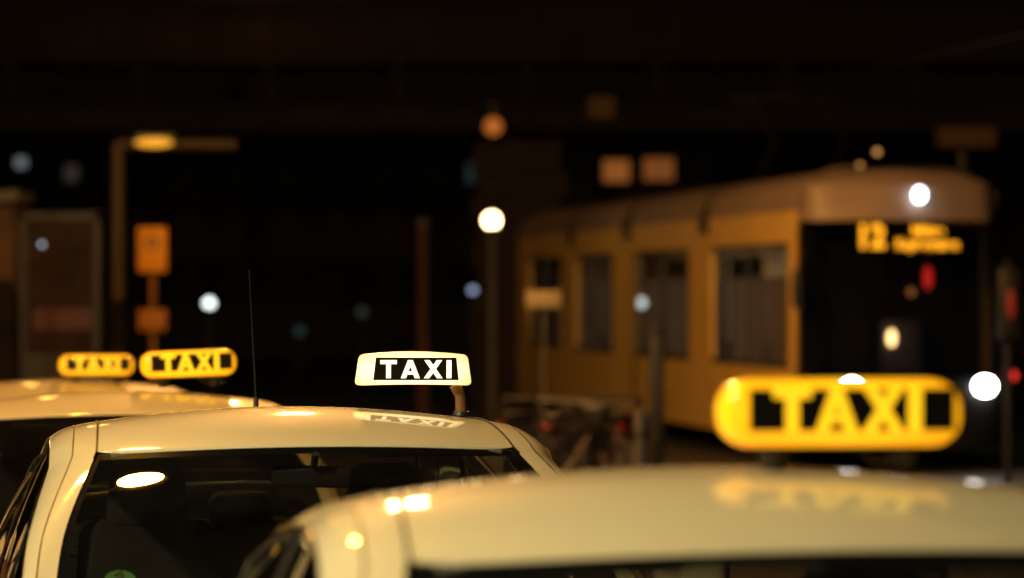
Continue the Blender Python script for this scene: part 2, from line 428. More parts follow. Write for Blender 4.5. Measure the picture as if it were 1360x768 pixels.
for i, (x, y, z, yaw, zs, pit, lab) in enumerate(spots):
    t = taxi0 if i == 0 else copy_tree(taxi0)
    t.location = (x, y, z); t.rotation_mode = 'XYZ'; t.rotation_euler = (0, -pit, R(yaw - 90)); t.scale = (1, 1, zs)
    tag(t, lab, 'taxi', 'taxis waiting in a queue'); TAXIS.append(t)
mid = TAXIS[1]
# rod aerial on the rear of the middle taxi's roof
an = MB().lathe([(.0, .034), (.009, .032), (.012, .01), (.016, 0)], (-1.22, .0, 1.405), 12).build('aerial', BLACK, mid)
MB().tube([(-1.22, .0, 1.39), (-1.225, .0, 1.50)], [.010, .0085], 8).build('aerial_base', BLACK, an)
MB().tube([(-1.225, .0, 1.50), (-1.25, -.02, 1.93)], [.0035, .0018], 6).build('aerial_rod', BLACK, an)
# green emission sticker inside the windscreen
GREEN = mat('sticker_green', (.01, .24, .08), .5)
rot = Matrix.Rotation(R(-59), 3, 'Y')
def sticker(name, prof, c, m, parent, off=0):
    v = [Vector(c) + rot @ Vector((off, y, z)) for y, z in prof]
    return mesh_obj(name, v, [list(range(len(v)))], m, parent, smooth=False)
STK = (.62, -.60, 1.075)
stk = sticker('emission_sticker', [(.042 * math.cos(a), .042 * math.sin(a)) for a in [2 * math.pi * k / 28 for k in range(28)]], STK, GREEN, mid)
sticker('sticker_field', [(-.026, -.028), (.026, -.028), (.026, -.008), (-.026, -.008)], STK, mat('sticker_white', (.5, .5, .48), .5), stk, .0012)
for q in ([(-.016, .012), (.012, .012), (.012, .018), (-.016, .018)], [(-.016, .018), (-.010, .018), (.008, .038), (.002, .038)], [(.003, .004), (.009, .004), (.009, .03), (.003, .03)]):
    sticker('sticker_digit', q, STK, BLACK, stk, .0014 + .0003 * q[0][0])

# ------------------------------------------------------------------ roof signs
def glow_mat(name, col, edge, s_mid, s_end, half, zdrop=0):
    m = bpy.data.materials.new(name); m.use_nodes = True
    n = m.node_tree; b = n.nodes['Principled BSDF']
    b.inputs['Base Color'].default_value = (*col, 1); b.inputs['Roughness'].default_value = .25; b.inputs['Coat Weight'].default_value = .3
    # brighter beside the tube inside the box, dimmer toward its far corners
    tc = n.nodes.new('ShaderNodeTexCoord'); mp = n.nodes.new('ShaderNodeMapping'); mp.inputs['Scale'].default_value = (1 / half[0], 0, 1 / half[1])
    ln = n.nodes.new('ShaderNodeVectorMath'); ln.operation = 'LENGTH'
    mr = n.nodes.new('ShaderNodeMapRange'); mr.inputs[1].default_value = .35; mr.inputs[2].default_value = 1.3
    mix = n.nodes.new('ShaderNodeMix'); mix.data_type = 'RGBA'
    mix.inputs[6].default_value = (*[c * s_mid for c in col], 1); mix.inputs[7].default_value = (*[c * s_end for c in edge], 1)
    n.links.new(tc.outputs['Object'], mp.inputs[0]); n.links.new(mp.outputs[0], ln.inputs[0]); n.links.new(ln.outputs['Value'], mr.inputs[0])
    n.links.new(mr.outputs[0], mix.inputs[0]); n.links.new(mix.outputs[2], b.inputs['Emission Color']); b.inputs['Emission Strength'].default_value = 1
    return m
Y_GLOW = glow_mat('sign_yellow_lit', (1, .53, .01), (1, .34, .003), 1.2, .86, (.225, .07))
W_GLOW = glow_mat('sign_white_lit', (1, .88, .52), (1, .70, .20), 1.9, 1.1, (.19, .056))
SIGNBLACK = mat('sign_black', (.006, .005, .004), .35)
LET_Y = mat('letter_yellow_lit', (.8, .5, .02), .4, emit=(1, .54, .01), strength=1.2)
LET_W = mat('letter_white_lit', (.8, .75, .6), .4, emit=(1, .88, .55), strength=1.5)
def loft(outline, layers):
    mb = MB(); n = len(outline); f = []
    v = [Vector((x * sx, y, z * sz)) for (y, sx, sz) in layers for x, z in outline]
    for i in range(len(layers) - 1):
        for k in range(n):
            k2 = (k + 1) % n; f.append([i * n + k, i * n + k2, (i + 1) * n + k2, (i + 1) * n + k])
    f.append(list(reversed(range(n)))); f.append([(len(layers) - 1) * n + k for k in range(n)])
    return mb.add(v, f)
def rrect(hw, hh, r, k=6, arch=0, taper=0):
    pts = []
    for cx, cz, a0 in ((hw - r, -hh + r, -90), (hw - r, hh - r, 0), (-hw + r, hh - r, 90), (-hw + r, -hh + r, 180)):
        for q in range(k + 1):
            a = R(a0 + 90 * q / k); pts.append([cx + r * math.cos(a), cz + r * math.sin(a)])
        if a0 == 0:
            for q in range(1, 10): pts.append([(hw - r) * (1 - 2 * q / 10), hh])
        if a0 == 180:
            for q in range(1, 10): pts.append([(-hw + r) * (1 - 2 * q / 10), -hh])
    for p in pts:
        t = (p[1] + hh) / (2 * hh)
        p[0] *= 1 - taper * t
        p[1] += arch * (1 - (p[0] / hw) ** 2) * max(0, t) - .3 * arch * (1 - (p[0] / hw) ** 2) * (1 - t) * -1
    return pts
LETTERS = {  # strokes as quads in a unit cell
    'T': (.92, [[(0, .78), (.92, .78), (.92, 1), (0, 1)], [(.33, 0), (.59, 0), (.59, .79), (.33, .79)]]),
    'A': (1.06, [[(0, 0), (.28, 0), (.66, 1), (.40, 1)], [(.78, 0), (1.06, 0), (.66, 1), (.40, 1)], [(.22, .20), (.84, .20), (.78, .38), (.28, .38)]]),
    'X': (1.04, [[(0, 0), (.30, 0), (1.02, 1), (.72, 1)], [(.74, 0), (1.04, 0), (.32, 1), (.02, 1)]]),
    'I': (.27, [[(0, 0), (.27, 0), (.27, 1), (0, 1)]]),
}
def letter(ch, x, z, sw, sh, y, m, parent, bold=0):
    mb = MB()
    for qi, q in enumerate(LETTERS[ch][1]):
        bo = bold * (.3 if ch in 'AX' else 1)
        pts = [(x + (p[0] + (bo if qk in (1, 2) else -bo)) * sw, z + p[1] * sh) for qk, p in enumerate(q)]
        d = .003 + .0004 * qi
        mb.add([(a, y - d, b) for a, b in pts] + [(a, y, b) for a, b in pts], [[0, 1, 2, 3], [7, 6, 5, 4], [0, 4, 5, 1], [1, 5, 6, 2], [2, 6, 7, 3], [3, 7, 4, 0]])
    return mb.build('letter', m, parent, smooth=False)
def word(parent, y, z0, h, x0, x1, m, sw, gaps, bold=0, back=False):
    ws = [LETTERS[c][0] * sw for c in 'TAXI']; tot = sum(ws); gap = (x1 - x0 - tot) / 3
    x = x0
    for c, wd in zip('TAXI', ws):
        letter(c, x, z0, sw, h, y, m, parent, bold); x += wd + gap
def yellow_sign():
    root = empty('taxi_sign')
    out = rrect(.225, .068, .058, 6)
    hs = loft(out, [(-.058, .90, .86), (-.052, .95, .94), (-.03, .99, .99), (0, 1, 1), (.03, .99, .99), (.052, .95, .94), (.058, .90, .86)]).build('housing', Y_GLOW, root, angle=50)
    MB().box((0.013, -.0585, .008), (.378, .004, .083)).build('black_panel', SIGNBLACK, root, smooth=False)
    word(root, -.0604, -.034, .084, -.130, .138, LET_Y, .070, 0, .035)
    MB().box((0, .0585, .010), (.352, .004, .060)).build('black_panel', SIGNBLACK, root, smooth=False)
    MB().box((0, 0, -.0655), (.34, .08, .012)).build('base_plate', BLACK, root, smooth=False)
    for x in (-.12, .12): MB().lathe([(.0, 0), (.03, 0), (.03, -.012), (.024, -.02), (.024, -.048), (0, -.048)], (x, 0, -.07), 16).build('magnet_foot', BLACK, root)
    MB().tube([(.05, .03, -.07), (.06, .05, -.09), (.1, .12, -.108), (.2, .3, -.108)], .003, 6).build('cable', BLACK, root)
    return root
def white_sign():
    root = empty('taxi_sign')
    out = rrect(.188, .050, .014, 4, .013, .075)
    loft(out, [(-.060, .80, .90), (-.056, .835, .96), (-.03, .95, 1), (0, 1, 1.0), (.03, .95, 1), (.056, .835, .96), (.060, .80, .90)]).build('housing', W_GLOW, root, angle=50)
    pv = [(-.136, -.0625, -.031), (.136, -.0625, -.031), (.128, -.0625, .044), (-.128, -.0625, .044)]
    pnl = MB(); pnl.add(pv + [(x, -.058, z) for x, _, z in pv], [[0, 1, 2, 3], [7, 6, 5, 4], [0, 4, 5, 1], [1, 5, 6, 2], [2, 6, 7, 3], [3, 7, 4, 0]])
    pnl.build('black_panel', SIGNBLACK, root, smooth=False)
    word(root, -.0626, -.0245, .060, -.114, .112, LET_W, .0565, 0, .0)
    bk = MB().tube([(.135, 0, -.05), (.152, .0, -.09), (.155, .0, -.142)], [.02, .017, .02], 10).build('clamp_bracket', mat('bracket_plastic', (.16, .07, .025), .5), root)
    MB().lathe([(0, .012), (.026, .012), (.03, 0)], (.155, 0, -.150), 14).build('clamp_pad', BLACK, bk)
    return root
def put_sign(o, i, px, py, d, yaw, roll, label):
    p = P(px, py, d); o.location = p; o.rotation_euler = (0, R(roll), R(yaw)); o.scale = (.96, 1, .88) if i != 1 else (1, 1, .95); tag(o, label, 'taxi sign', 'lit taxi roof signs')
sy = yellow_sign()
put_sign(sy, 0, 1113, 548, 5.3, 6, 0, 'large blurred yellow lit TAXI roof sign on the nearest taxi')
put_sign(white_sign(), 1, 549, 492, 9.55, 10, .3, 'sharp cream-white lit TAXI roof sign with black panel on the middle taxi')
put_sign(copy_tree(sy), 2, 250, 483, 13.6, 10, -2, 'yellow lit TAXI roof sign nearer the aerial, right one of the far pair')
put_sign(copy_tree(sy), 3, 128, 485, 17.4, 6, 0, 'small yellow lit TAXI roof sign at far left on the last taxi')

# ------------------------------------------------------------------ lamps
def emis(name, col, s):
    return mat(name, (.02, .02, .02), .4, emit=col, strength=s)
def street_lamp(name, head, pole_xy, col, s, label, size=(.52, .26, .10), yaw=0):
    z0 = gz(pole_xy[1]) if name == 'street_lamp' else zt - .15; root = empty(name, (pole_xy[0], pole_xy[1], z0)); h = Vector(head) - root.location
    MB().tube([(0, 0, 0), (0, 0, .9), (0, 0, .95), (0, 0, h.z + .1)], [.09, .085, .06, .04], 12).build('pole', STEEL, root)
    dirn = Vector((h.x, h.y, 0)).normalized()
    MB().tube([(0, 0, h.z + .1), tuple(dirn * .5 + Vector((0, 0, h.z + .3))), (h.x, h.y, h.z + .14)], .03, 8).build('arm', STEEL, root)
    hd = MB().sphere((0, 0, .055), 1, 18, 10, (size[0] * .6, size[1] * .68, .075)).build('lamp_head', STEEL, root); hd.location = h; hd.rotation_euler = (0, 0, yaw)
    lens = MB().sphere((0, 0, -.03), 1, 20, 10, (size[0] / 2, size[1] / 2, size[2])).build('lamp_lens', emis(name + '_lens_%d' % len(MATS), col, s), hd)
    tag(root, label, 'street lamp'); return root
WARM = (1, .66, .28)
street_lamp('street_lamp', (-5.2, 3.2, 6.0), (-7.8, 2.8), (1, .90, .55), 3800, 'street lamp with curved arm standing left of the taxi queue, above the frame', (.4, .24, .10))
street_lamp('street_lamp', (-2.45, 13.2, 7.0), (-6.2, 13.2), (1, .46, .05), 800, 'sodium street lamp over the far taxis, above the frame', (.5, .30, .14))
street_lamp('street_lamp', (-1.8, 26.5, 6.8), (-5.2, 26.5), (1, .46, .11), 4900, 'unseen sodium street lamp added above the frame to light the tram', (.42, .24, .10))  # added out of view to throw orange light on the tram side
street_lamp('street_lamp', (-5.2, 31.0, 6.4), (-8.2, 31.2), (1, .46, .08), 170, 'unseen sodium street lamp added above the frame to brighten the stop sign', (.26, .14, .055))  # extra unseen lamp, put in to brighten the stop sign and its surroundings

# ------------------------------------------------------------------ tram
TY = mat('tram_yellow', (.68, .42, .10), .6, 0, 0, noise=.06, nscale=2)
TROOF = mat('tram_roof_grey', (.27, .20, .16), .5, noise=.1, nscale=2)
TDARK = mat('tram_dark_glass', (.006, .006, .008), .06)
TGLASS = glass('tram_window_glass', (.93, .94, .95))
TBLACK = mat('tram_black', (.012, .011, .011), .5)
TWALL = mat('tram_lining', (.30, .29, .28), .7)
aT = R(10.5); TA = Vector((-math.sin(aT), math.cos(aT), 0)); TQ = Vector((3.26, 33.9, -.15))
tram = empty('tram', TQ, (0, 0, aT))   # local x: across (0..2.3), local y: backward, z up from the rails
tag(tram, 'yellow tram with pale roof and amber destination display standing at right', 'tram')
def s_of(px):
    m = (px - 680) / FPX; return (3.26 - 33.9 * m) / (math.sin(aT) + math.cos(aT) * m)
W_ = 2.3; L_ = 17.5; ZB, ZT = 1.16, 2.56
wins = [(s_of(1047), s_of(945)), (s_of(915), s_of(842)), (s_of(814), s_of(765)), (s_of(745), s_of(703))]
for side, x0 in (('near', 0), ('far', W_)):
    sg = -1 if x0 == 0 else 1
    def wall(name, y0, y1, z0, z1, m, out=0, th=.06):
        return MB().box((x0 - sg * th / 2 + sg * out, (y0 + y1) / 2, (z0 + z1) / 2), (th, y1 - y0 - .004, z1 - z0)).build(name, m, tram, smooth=False)
    edges = [.25] + [e for wv in wins for e in wv] + [L_]
    for q in range(0, len(edges), 2):
        y0, y1 = edges[q], edges[q + 1]
        wall('side_pillar', y0, y1, ZB, ZT, TY)
        wall('cornice_panel', y0, y1, ZT, 2.95, TY); wall('skirt_panel', y0, y1, .30, ZB, TY)
    for k, (y0, y1) in enumerate(wins):
        wall('window_pane', y0, y1, ZB, ZT, TGLASS, -.02, .012)
        wall('cornice_panel', y0, y1, ZT, 2.95, TY)
        if k == 1 and sg < 0:
            for h in (0, 1):
                ya = y0 + (y1 - y0) * h / 2; yb = ya + (y1 - y0) / 2
                wall('door_leaf', ya, yb, .30, ZB, TY if h == 0 else TY, -.012)
                wall('door_edge', yb - .06, yb, .30, ZT, TBLACK, .012, .02)
        else: wall('skirt_panel', y0, y1, .30, ZB, TY)
        for z in (ZB, ZT): wall('window_rubber', y0, y1, z - .025, z + .025, TBLACK, .006, .02)
        if y1 - y0 > 2: wall('window_bar', (y0 + y1) / 2 - .03, (y0 + y1) / 2 + .03, ZB, ZT, TBLACK, .004, .03)
# roof: rounded cap in segments with gaps at the joints
joints = [-.1, s_of(938), s_of(836), s_of(762), L_]
for a0, a1 in zip(joints[:-1], joints[1:]):
    prof = []
    for k in range(15):
        t = k / 14; ang = math.pi * t
        prof.append((W_ / 2 - math.cos(ang) * (W_ / 2 + .01) * (1 if True else 1), 2.95 + .50 * math.sin(ang) ** .62))
    MB().grid([[Vector((x, yy, z)) for x, z in prof] for yy in (a0 + .12, a1 - .12)]).build('roof_section', TROOF, tram)
    MB().box((W_ / 2, a1, 3.0), (W_ - .16, .3, .5)).build('roof_joint', TBLACK, tram, smooth=False)
    MB().box((-.03, a1, 2.9), (.1, .22, .28)).build('joint_cover', TBLACK, tram, smooth=False)
# interior
MB().box((W_ / 2, L_ / 2, .42), (W_ - .16, L_ - .6, .06)).build('floor', TBLACK, tram, smooth=False)
MB().box((W_ / 2, L_ / 2 + .4, 2.7), (W_ - .16, L_ - 1.2, .05)).build('ceiling', TWALL, tram, smooth=False)
MB().box((W_ / 2, .35, 1.6), (W_ - .16, .05, 2.2)).build('cab_partition', TBLACK, tram, smooth=False)
MB().box((W_ / 2, L_, 1.6), (W_ - .16, .05, 2.6)).build('rear_wall', TY, tram, smooth=False)
HPOLE = mat('grab_pole_steel', (.6, .6, .58), .3, .8)
SEATM = mat('tram_seat_fabric', (.10, .09, .12), .9)
SCR = mat('streak_screen_grey', (.20, .16, .14), .8)  # screens added across the saloon to show as grey streaks in the windows
TL = emis('tram_ceiling_light', (1, .82, .62), 20)
for k in range(8):
    y = 1.3 + k * 1.85
    MB().tube([(.45 + (k % 2) * .12, y, .45), (.45 + (k % 2) * .12, y, 2.66)], .025, 8).build('grab_pole', HPOLE, tram)
    for x in (.32, 1.95): bevel_box('tram_seat', (x, y + .7, 1.05), (.42, .12, .75), SEATM, tram, .04, 2)
    MB().box((.42, y + .3, 1.45), (.62, .03, 1.5)).build('streak_screen', SCR, tram, smooth=False); MB().box((1.9, y + .9, 1.45), (.6, .03, 1.5)).build('streak_screen', SCR, tram, smooth=False)
    MB().box((W_ / 2, y + .5, 2.665), (.16, .9, .02)).build('ceiling_light', TL, tram, smooth=False)
# cab front, rounded in plan and raked
plan = [(-.005, .22), (.02, -.15), (.14, -.50), (.45, -.72), (.8, -.82), (1.15, -.85), (1.5, -.82), (1.85, -.72), (2.16, -.50), (2.28, -.15), (2.305, .22)]
def shell(z0, z1, k0, k1, name, m, nz=4, crom_m=4):
    pl = crom([(x, y, 0) for x, y in plan], crom_m); rows = []
    for i in range(nz + 1):
        t = i / nz; z = z0 + (z1 - z0) * t; k = k0 + (k1 - k0) * t
        rows.append([Vector((W_ / 2 + (p.x - W_ / 2) * (1 - .02 * k), p.y + k * .55 * max(0, min(1, (.25 - p.y))), z)) for p in pl])
    return MB().grid(rows).build(name, m, tram)
shell(.28, 1.0, .05, 0, 'front_apron', TBLACK)
CABG = glass('cab_glass', (.30, .31, .33))
shell(1.0, 2.82, 0, .75, 'cab_windscreen', CABG, 8)
shell(2.82, 3.22, .77, 1.1, 'front_roof_cap', TROOF, 4)
pl = crom([(x, y, 0) for x, y in plan], 4)
top = []
for j in range(6):
    t = j / 5; row = []
    for p in pl:
        x0 = W_ / 2 + (p.x - W_ / 2) * (1 - .019); y0 = p.y + 1.1 * .55 * max(0, min(1, .25 - p.y))
        row.append(Vector((W_ / 2 + (x0 - W_ / 2) * (1 - .55 * t), y0 + (.35 - y0) * t, 3.22 + .23 * math.sin(t * math.pi / 2))))
    top.append(row)
MB().grid(top).build('front_roof_top', TROOF, tram)
MB().box((W_ / 2, -.05, 1.0), (W_ - .4, .9, .1)).build('cab_console', TBLACK, tram, smooth=False)
MB().box((W_ / 2, .2, 1.5), (W_ - .3, .05, 2.2)).build('cab_back_wall', mat('cab_back', (.02, .018, .018), .8), tram, smooth=False)
bevel_box('driver_seat', (W_ / 2, -.05, 1.35), (.5, .16, .75), SEATM, tram, .06, 3)
MB().tube([(.05, -.12, 1.05), (.10, .0, 2.75)], .04, 8).build('cab_pillar', TBLACK, tram); MB().tube([(2.25, -.12, 1.05), (2.2, .0, 2.75)], .04, 8).build('cab_pillar', TBLACK, tram)
def tram_local(px, py, d):
    p = P(px, py, d) - TQ; return Matrix.Rotation(-aT, 3, 'Z') @ p
def disc(name, px, py, yl, rx, rz, m, parent, th=.04):
    """lamp on the front: find the distance where the ray meets local y = yl"""
    d = 33.0
    for _ in range(30):
        d += (yl - tram_local(px, py, d).y) * .9
    p = tram_local(px, py, d)
    return MB().lathe([(0, -th), (.7, -th * .9), (1, -th * .3), (1, .05)], (0, 0, 0), 20, 'Y').build(name, m, parent), p, rx, rz
def front_lamp(name, px, py, yl, rx, rz, m, parent=None, th=.04):
    o, p, rx, rz = disc(name, px, py, yl, rx, rz, m, parent or tram, 1)
    o.location = p; o.scale = (rx, th, rz); return o
HL = emis('tram_headlight', (1, .97, .9), 40); HLT = emis('tram_top_light', (.85, .93, 1), 9)
front_lamp('headlight', 1308, 513, -.74, .12, .10, HL); front_lamp('headlight', 1131, 516, -.80, .12, .10, HL)
front_lamp('top_headlight', 1221, 259, -.38, .065, .08, HLT, th=.08)
front_lamp('marker_light', 1346, 499, -.45, .04, .05, emis('red_marker', (1, .03, .02), 1.2))
# warm cab lamp, small glows; the red one stands in for a reflection
front_lamp('cab_lamp', 1184, 449, -.25, .045, .09, emis('cab_lamp', (1, .62, .22), 12))
front_lamp('cab_glow', 1232, 369, -.2, .05, .13, emis('cab_red', (1, .03, .02), 1.6))
front_lamp('cab_glow', 1210, 388, -.2, .045, .045, emis('cab_orange', (1, .32, .08), .8))
# destination display
DISP = emis('amber_led', (1, .37, .012), 6.0)
dsp = MB().box((0, 0, 0), (1.32, .05, .34)).build('destination_display', TBLACK, tram, smooth=False)
dd = 33.0
for _ in range(30): dd += (-.32 - tram_local(1207, 316, dd).y) * .9
pc = tram_local(1207, 316, dd); dsp.location = pc
def led(txt, size, px, py, sx):
    me = text_mesh(txt, size, 0.003, .014 if size > .2 else .007); me.materials.clear(); me.materials.append(DISP)
    o = bpy.data.objects.new('led_text', me); C.objects.link(o); o.parent = dsp; o.rotation_euler = (R(90), 0, 0); o.scale = (sx, 1, 1)
    q = tram_local(px, py, dd) - pc; o.location = (q.x, -.032, q.z)
led('12', .36, 1152, 316, .95); led('Mitte', .155, 1233, 307, 1.15); led('Kupfergraben', .155, 1232, 325, .86)
# cab mirror
mr_ = bevel_box('cab_mirror', (-.12, -.25, 2.05), (.1, .16, .42), TBLACK, tram, .03, 2)
MB().tube([(-.12, -.25, 2.27), (.05, -.05, 2.5)], .02, 6).build('mirror_arm', TBLACK, mr_)
# roof kit and pantograph
for x in (.7, 1.6):
    MB().tube([(x, 4.6, 3.42), (x, 3.6, 3.9), (x, 4.8, 4.5)], .025, 6).build('pantograph_arm', TBLACK, tram)
MB().tube([(.4, 4.8, 4.52), (1.9, 4.8, 4.52)], .03, 6).build('pantograph_bar', TBLACK, tram)
for px, py in ((1142, 221), (1165, 202)): 
    o = MB().sphere((0, 0, 0), .035).build('roof_marker', emis('roof_marker', (1, .45, .12), 1.0), tram); o.location = tram_local(px, py, 35.0)
for y in (2.5, 9, 15.5):
    bevel_box('bogie', (W_ / 2, y, .25), (1.7, 1.8, .34), TBLACK, tram, .06, 2)
for off in (.43, 1.87):
    p0 = TQ + Matrix.Rotation(aT, 3, 'Z') @ Vector((off, -60, .01)); p1 = TQ + Matrix.Rotation(aT, 3, 'Z') @ Vector((off, 60, .01))
    dv = (p1 - p0); c_ = (p0 + p1) / 2
    o = MB().box((0, 0, 0), (.07, 120, .03)).build('tram_rail', RAIL, smooth=False); o.location = (c_.x, c_.y, -.139); o.rotation_euler = (0, 0, aT); struct(o)
CONT = MB().tube([TQ + Matrix.Rotation(aT, 3, 'Z') @ Vector((1.15, -34, 4.6)), TQ + Matrix.Rotation(aT, 3, 'Z') @ Vector((1.15, 40, 4.6))], .009, 5).build('contact_wire', TBLACK)
tag(CONT, 'thin overhead contact wire running above the tram', 'wire')

# ------------------------------------------------------------------ railway bridge across the top
BR = mat('bridge_steel', (.014, .0115, .0105), .8, spec=.2, noise=.25, nscale=1.5)
BD = 52.0
br = empty('railway_bridge', (0, BD, 0)); tag(br, 'dark riveted steel railway bridge spanning the top of the view', 'bridge')
zt, zm, zl, zb = P(0, 5, BD).z, P(0, 82, BD).z, P(0, 135, BD).z, P(0, 172, BD).z
xs_ = [P(px, 0, BD).x for px in range(-330, 1750, 172)]
for a, b in zip(xs_[:-1], xs_[1:]):
    MB().box(((a + b) / 2, 0, (zt + zm) / 2), (b - a - .06, .12, zt - zm)).build('girder_plate', BR, br, smooth=False)
    MB().box((a, -.10, (zt + zm) / 2 - .06), (.16, .18, zt - zm + .35)).build('girder_stiffener', BR, br, smooth=False)
    MB().box((a, .3, (zm + zl) / 2), (.22, .2, zm - zl - .1)).build('hanger', BR, br, smooth=False)
    MB().box(((a + b) / 2, -.18, zm), (b - a - .01, .34, .09)).build('bottom_flange', BR, br, smooth=False)
    MB().box(((a + b) / 2, .6, (zl + zb) / 2), (b - a - .02, .3, zl - zb)).build('cross_girder', BR, br, smooth=False)
    MB().box(((a + b) / 2, -.25, zt + .05), (b - a - .01, .5, .10)).build('top_flange', BR, br, smooth=False)
MB().box((0, 5, zt - .3), (70, 9, .3)).build('bridge_deck', BR, br, smooth=False)
MB().box((P(800, 0, BD).x, .35, (P(0, 128, BD).z + P(0, 155, BD).z) / 2), (.45, .2, .36)).build('junction_box', mat('box_ochre', (.14, .08, .035), .7), br, smooth=False)
street_lamp('deck_lamp', (-4.5, 50.3, zt + .9), (-4.5, 53.0), (1, .34, .06), 32, 'lamp on the bridge deck, above the frame')
BRICK = mat('pier_masonry', (.02, .012, .008), .85, noise=.25, nscale=4)
pier = empty('bridge_pier', (P(690, 0, 51).x, 51.5, -.15)); tag(pier, 'brown masonry bridge pier lit by the round lamp left of the tram', 'pier')
for r_ in range(11):
    for q in range(3):
        o_ = .25 if r_ % 2 else 0
        MB().box((-.55 + q * .5 + o_ * .5, 0, .2 + r_ * .405), (.485, 1.2, .39)).build('stone_block', BRICK, pier, smooth=False)
MB().box((0, .05, 2.3), (1.4, 1.0, 4.6)).build('pier_core', BRICK, pier, smooth=False)

# ------------------------------------------------------------------ background street furniture
def globe_lamp(px, py, d, r, col, s, label, tall=True, power=0, sc=(1, 1, 1)):
    p = P(px, py, d); z0 = gz(d)
    root = empty('globe_lamp', (p.x, d, z0))
    MB().tube([(0, 0, 0), (0, 0, p.z - z0 - r * .9)], [.06, .035], 10).build('pole', STEEL, root)
    MB().lathe([(.0, 0), (.06, 0), (.08, .05), (.0, .06)], (0, 0, p.z - z0 - r - .03), 14).build('collar', STEEL, root)
    MB().sphere((0, 0, p.z - z0), r, 20, 12, sc).build('globe', emis('globe_%d_%d' % (px, py), col, s), root)
    tag(root, label, 'street lamp', 'lamps glowing in the background'); return root
globe_lamp(653, 293, 43, .115, (1, .70, .32), 14, 'bright warm globe lamp just left of the tram, largest of the background lamps')
globe_lamp(278, 403, 60, .10, (.85, .95, .92), 3.4, 'white globe lamp above the gap between far taxi signs and aerial')
globe_lamp(628, 386, 60, .07, (.55, .68, 1), 1.0, 'small bluish globe lamp below the bright warm lamp')
globe_lamp(481, 415, 75, .12, (.5, .55, .5), .06, 'very dim grey globe lamp above the cream sign')
globe_lamp(398, 440, 75, .12, (.25, .45, .42), .07, 'dim teal globe lamp right of the aerial')
lp = empty('bridge_lamp', P(655, 168, 50)); MB().sphere((0, 0, 0), .15, 18, 12).build('lamp_bowl', emis('bridge_lamp', (1, .26, .04), .45), lp)
MB().tube([(0, 0, .12), (0, 0, .4), (0, 1.8, .45)], .03, 6).build('bracket', STEEL, lp); tag(lp, 'small dull orange lamp hanging under the bridge', 'lamp')
# mast with arm; a glowing smear stands in for sodium light on it
d = 38.0; p0 = P(156, 190, d); z0 = gz(d)
ms = empty('arm_mast', (p0.x, d, z0)); tag(ms, 'tall mast with a horizontal arm lit orange at far left', 'mast')
OC = mat('mast_ochre', (.05, .03, .015), .6, noise=.1)
hz = p0.z - z0
MB().tube([(0, 0, 0), (0, 0, hz)], [.09, .075], 12).build('pole', OC, ms)
MB().tube([(0, 0, hz - .02), (1.5, 0, hz - .02)], .07, 10).build('arm', OC, ms)
bw = MB().box((.47, 0, hz + .075), (.5, .16, .05)).build('glow_cover', STEEL, ms, smooth=False)
MB().sphere((.47, -.09, hz - .0), 1, 14, 8, (.24, .05, .06)).build('arm_glow', emis('mast_arm_glow', (1, .42, .03), 1.1), bw)
# stop sign with two plates
d = 36.0; p0 = P(203, 302, d); z0 = gz(d)
ss = empty('stop_sign', (p0.x, d, z0)); tag(ss, 'yellow stop sign with a tall and a small plate above the far taxi signs', 'sign')
PL = mat('sign_plate_yellow', (.52, .22, .015), .6, spec=.2)
MB().tube([(0, 0, 0), (0, 0, p0.z - z0)], .035, 10).build('post', mat('post_rust', (.2, .08, .02), .6, spec=.2), ss)
def zrel(py): return P(0, py, d).z - z0
bevel_box('sign_plate', (0, -.06, (zrel(302) + zrel(362)) / 2), (.35, .05, zrel(302) - zrel(362)), PL, ss, .02, 2)
MB().lathe([(.05, -.001), (.085, -.001), (.085, .003), (.05, .003)], (.0, -.088, zrel(322)), 20, 'Y').build('ring_mark', TBLACK, ss)
bevel_box('small_plate', (0, -.06, (zrel(411) + zrel(440)) / 2), (.34, .05, zrel(411) - zrel(440)), mat('sign_plate_brown', (.26, .10, .015), .6, spec=.2), ss, .02, 2)
# poster case
d = 34.0; pa, pb = P(36, 292, d), P(126, 470, d); z0 = gz(d)
pc_ = empty('poster_case', ((pa.x + pb.x) / 2, d, z0)); tag(pc_, 'dim glazed poster case with a dark red band at far left', 'poster case')
wd, ht, zc = pb.x - pa.x, pa.z - pb.z, (pa.z + pb.z) / 2 - z0
MB().box((0, 0, zc), (wd, .12, ht)).build('poster', mat('poster_paper', (.016, .011, .011), .9, spec=.1, noise=.35, nscale=3), pc_, smooth=False)
MB().box((.02, -.066, P(0, 424, d).z - z0), (wd * .86, .01, .24)).build('red_band', mat('poster_red', (.035, .003, .004), .5), pc_, smooth=False)
for sx in (-1, 1): MB().box((sx * (wd / 2 + .03), 0, zc - .3), (.06, .16, ht + .8)).build('frame', TBLACK, pc_, smooth=False)
MB().box((0, 0, zc + ht / 2 + .04), (wd + .12, .16, .08)).build('frame', TBLACK, pc_, smooth=False)
MB().box((0, -.02, zc - ht / 2 - .3), (wd, .14, .6)).build('base', TBLACK, pc_, smooth=False)
MB().sphere((-.20, -.09, P(0, 325, d).z - z0), .025, 10, 6).build('pin_light', emis('pin_light', (.8, .9, 1), 1.0), pc_)
# brown wall at the left edge
wl = empty('shop_corner', (P(-60, 0, 36).x, 36, -.15)); tag(wl, 'brown building corner cut by the left edge of the picture', 'building')
MB().box((0, 0, 1.55), (1.55, 1.0, 3.1)).build('wall', mat('corner_brick', (.05, .025, .012), .9, noise=.4, nscale=2.5), wl, smooth=False)
MB().box((0, -.05, 3.15), (1.7, 1.2, .12)).build('cornice', STEEL, wl, smooth=False)
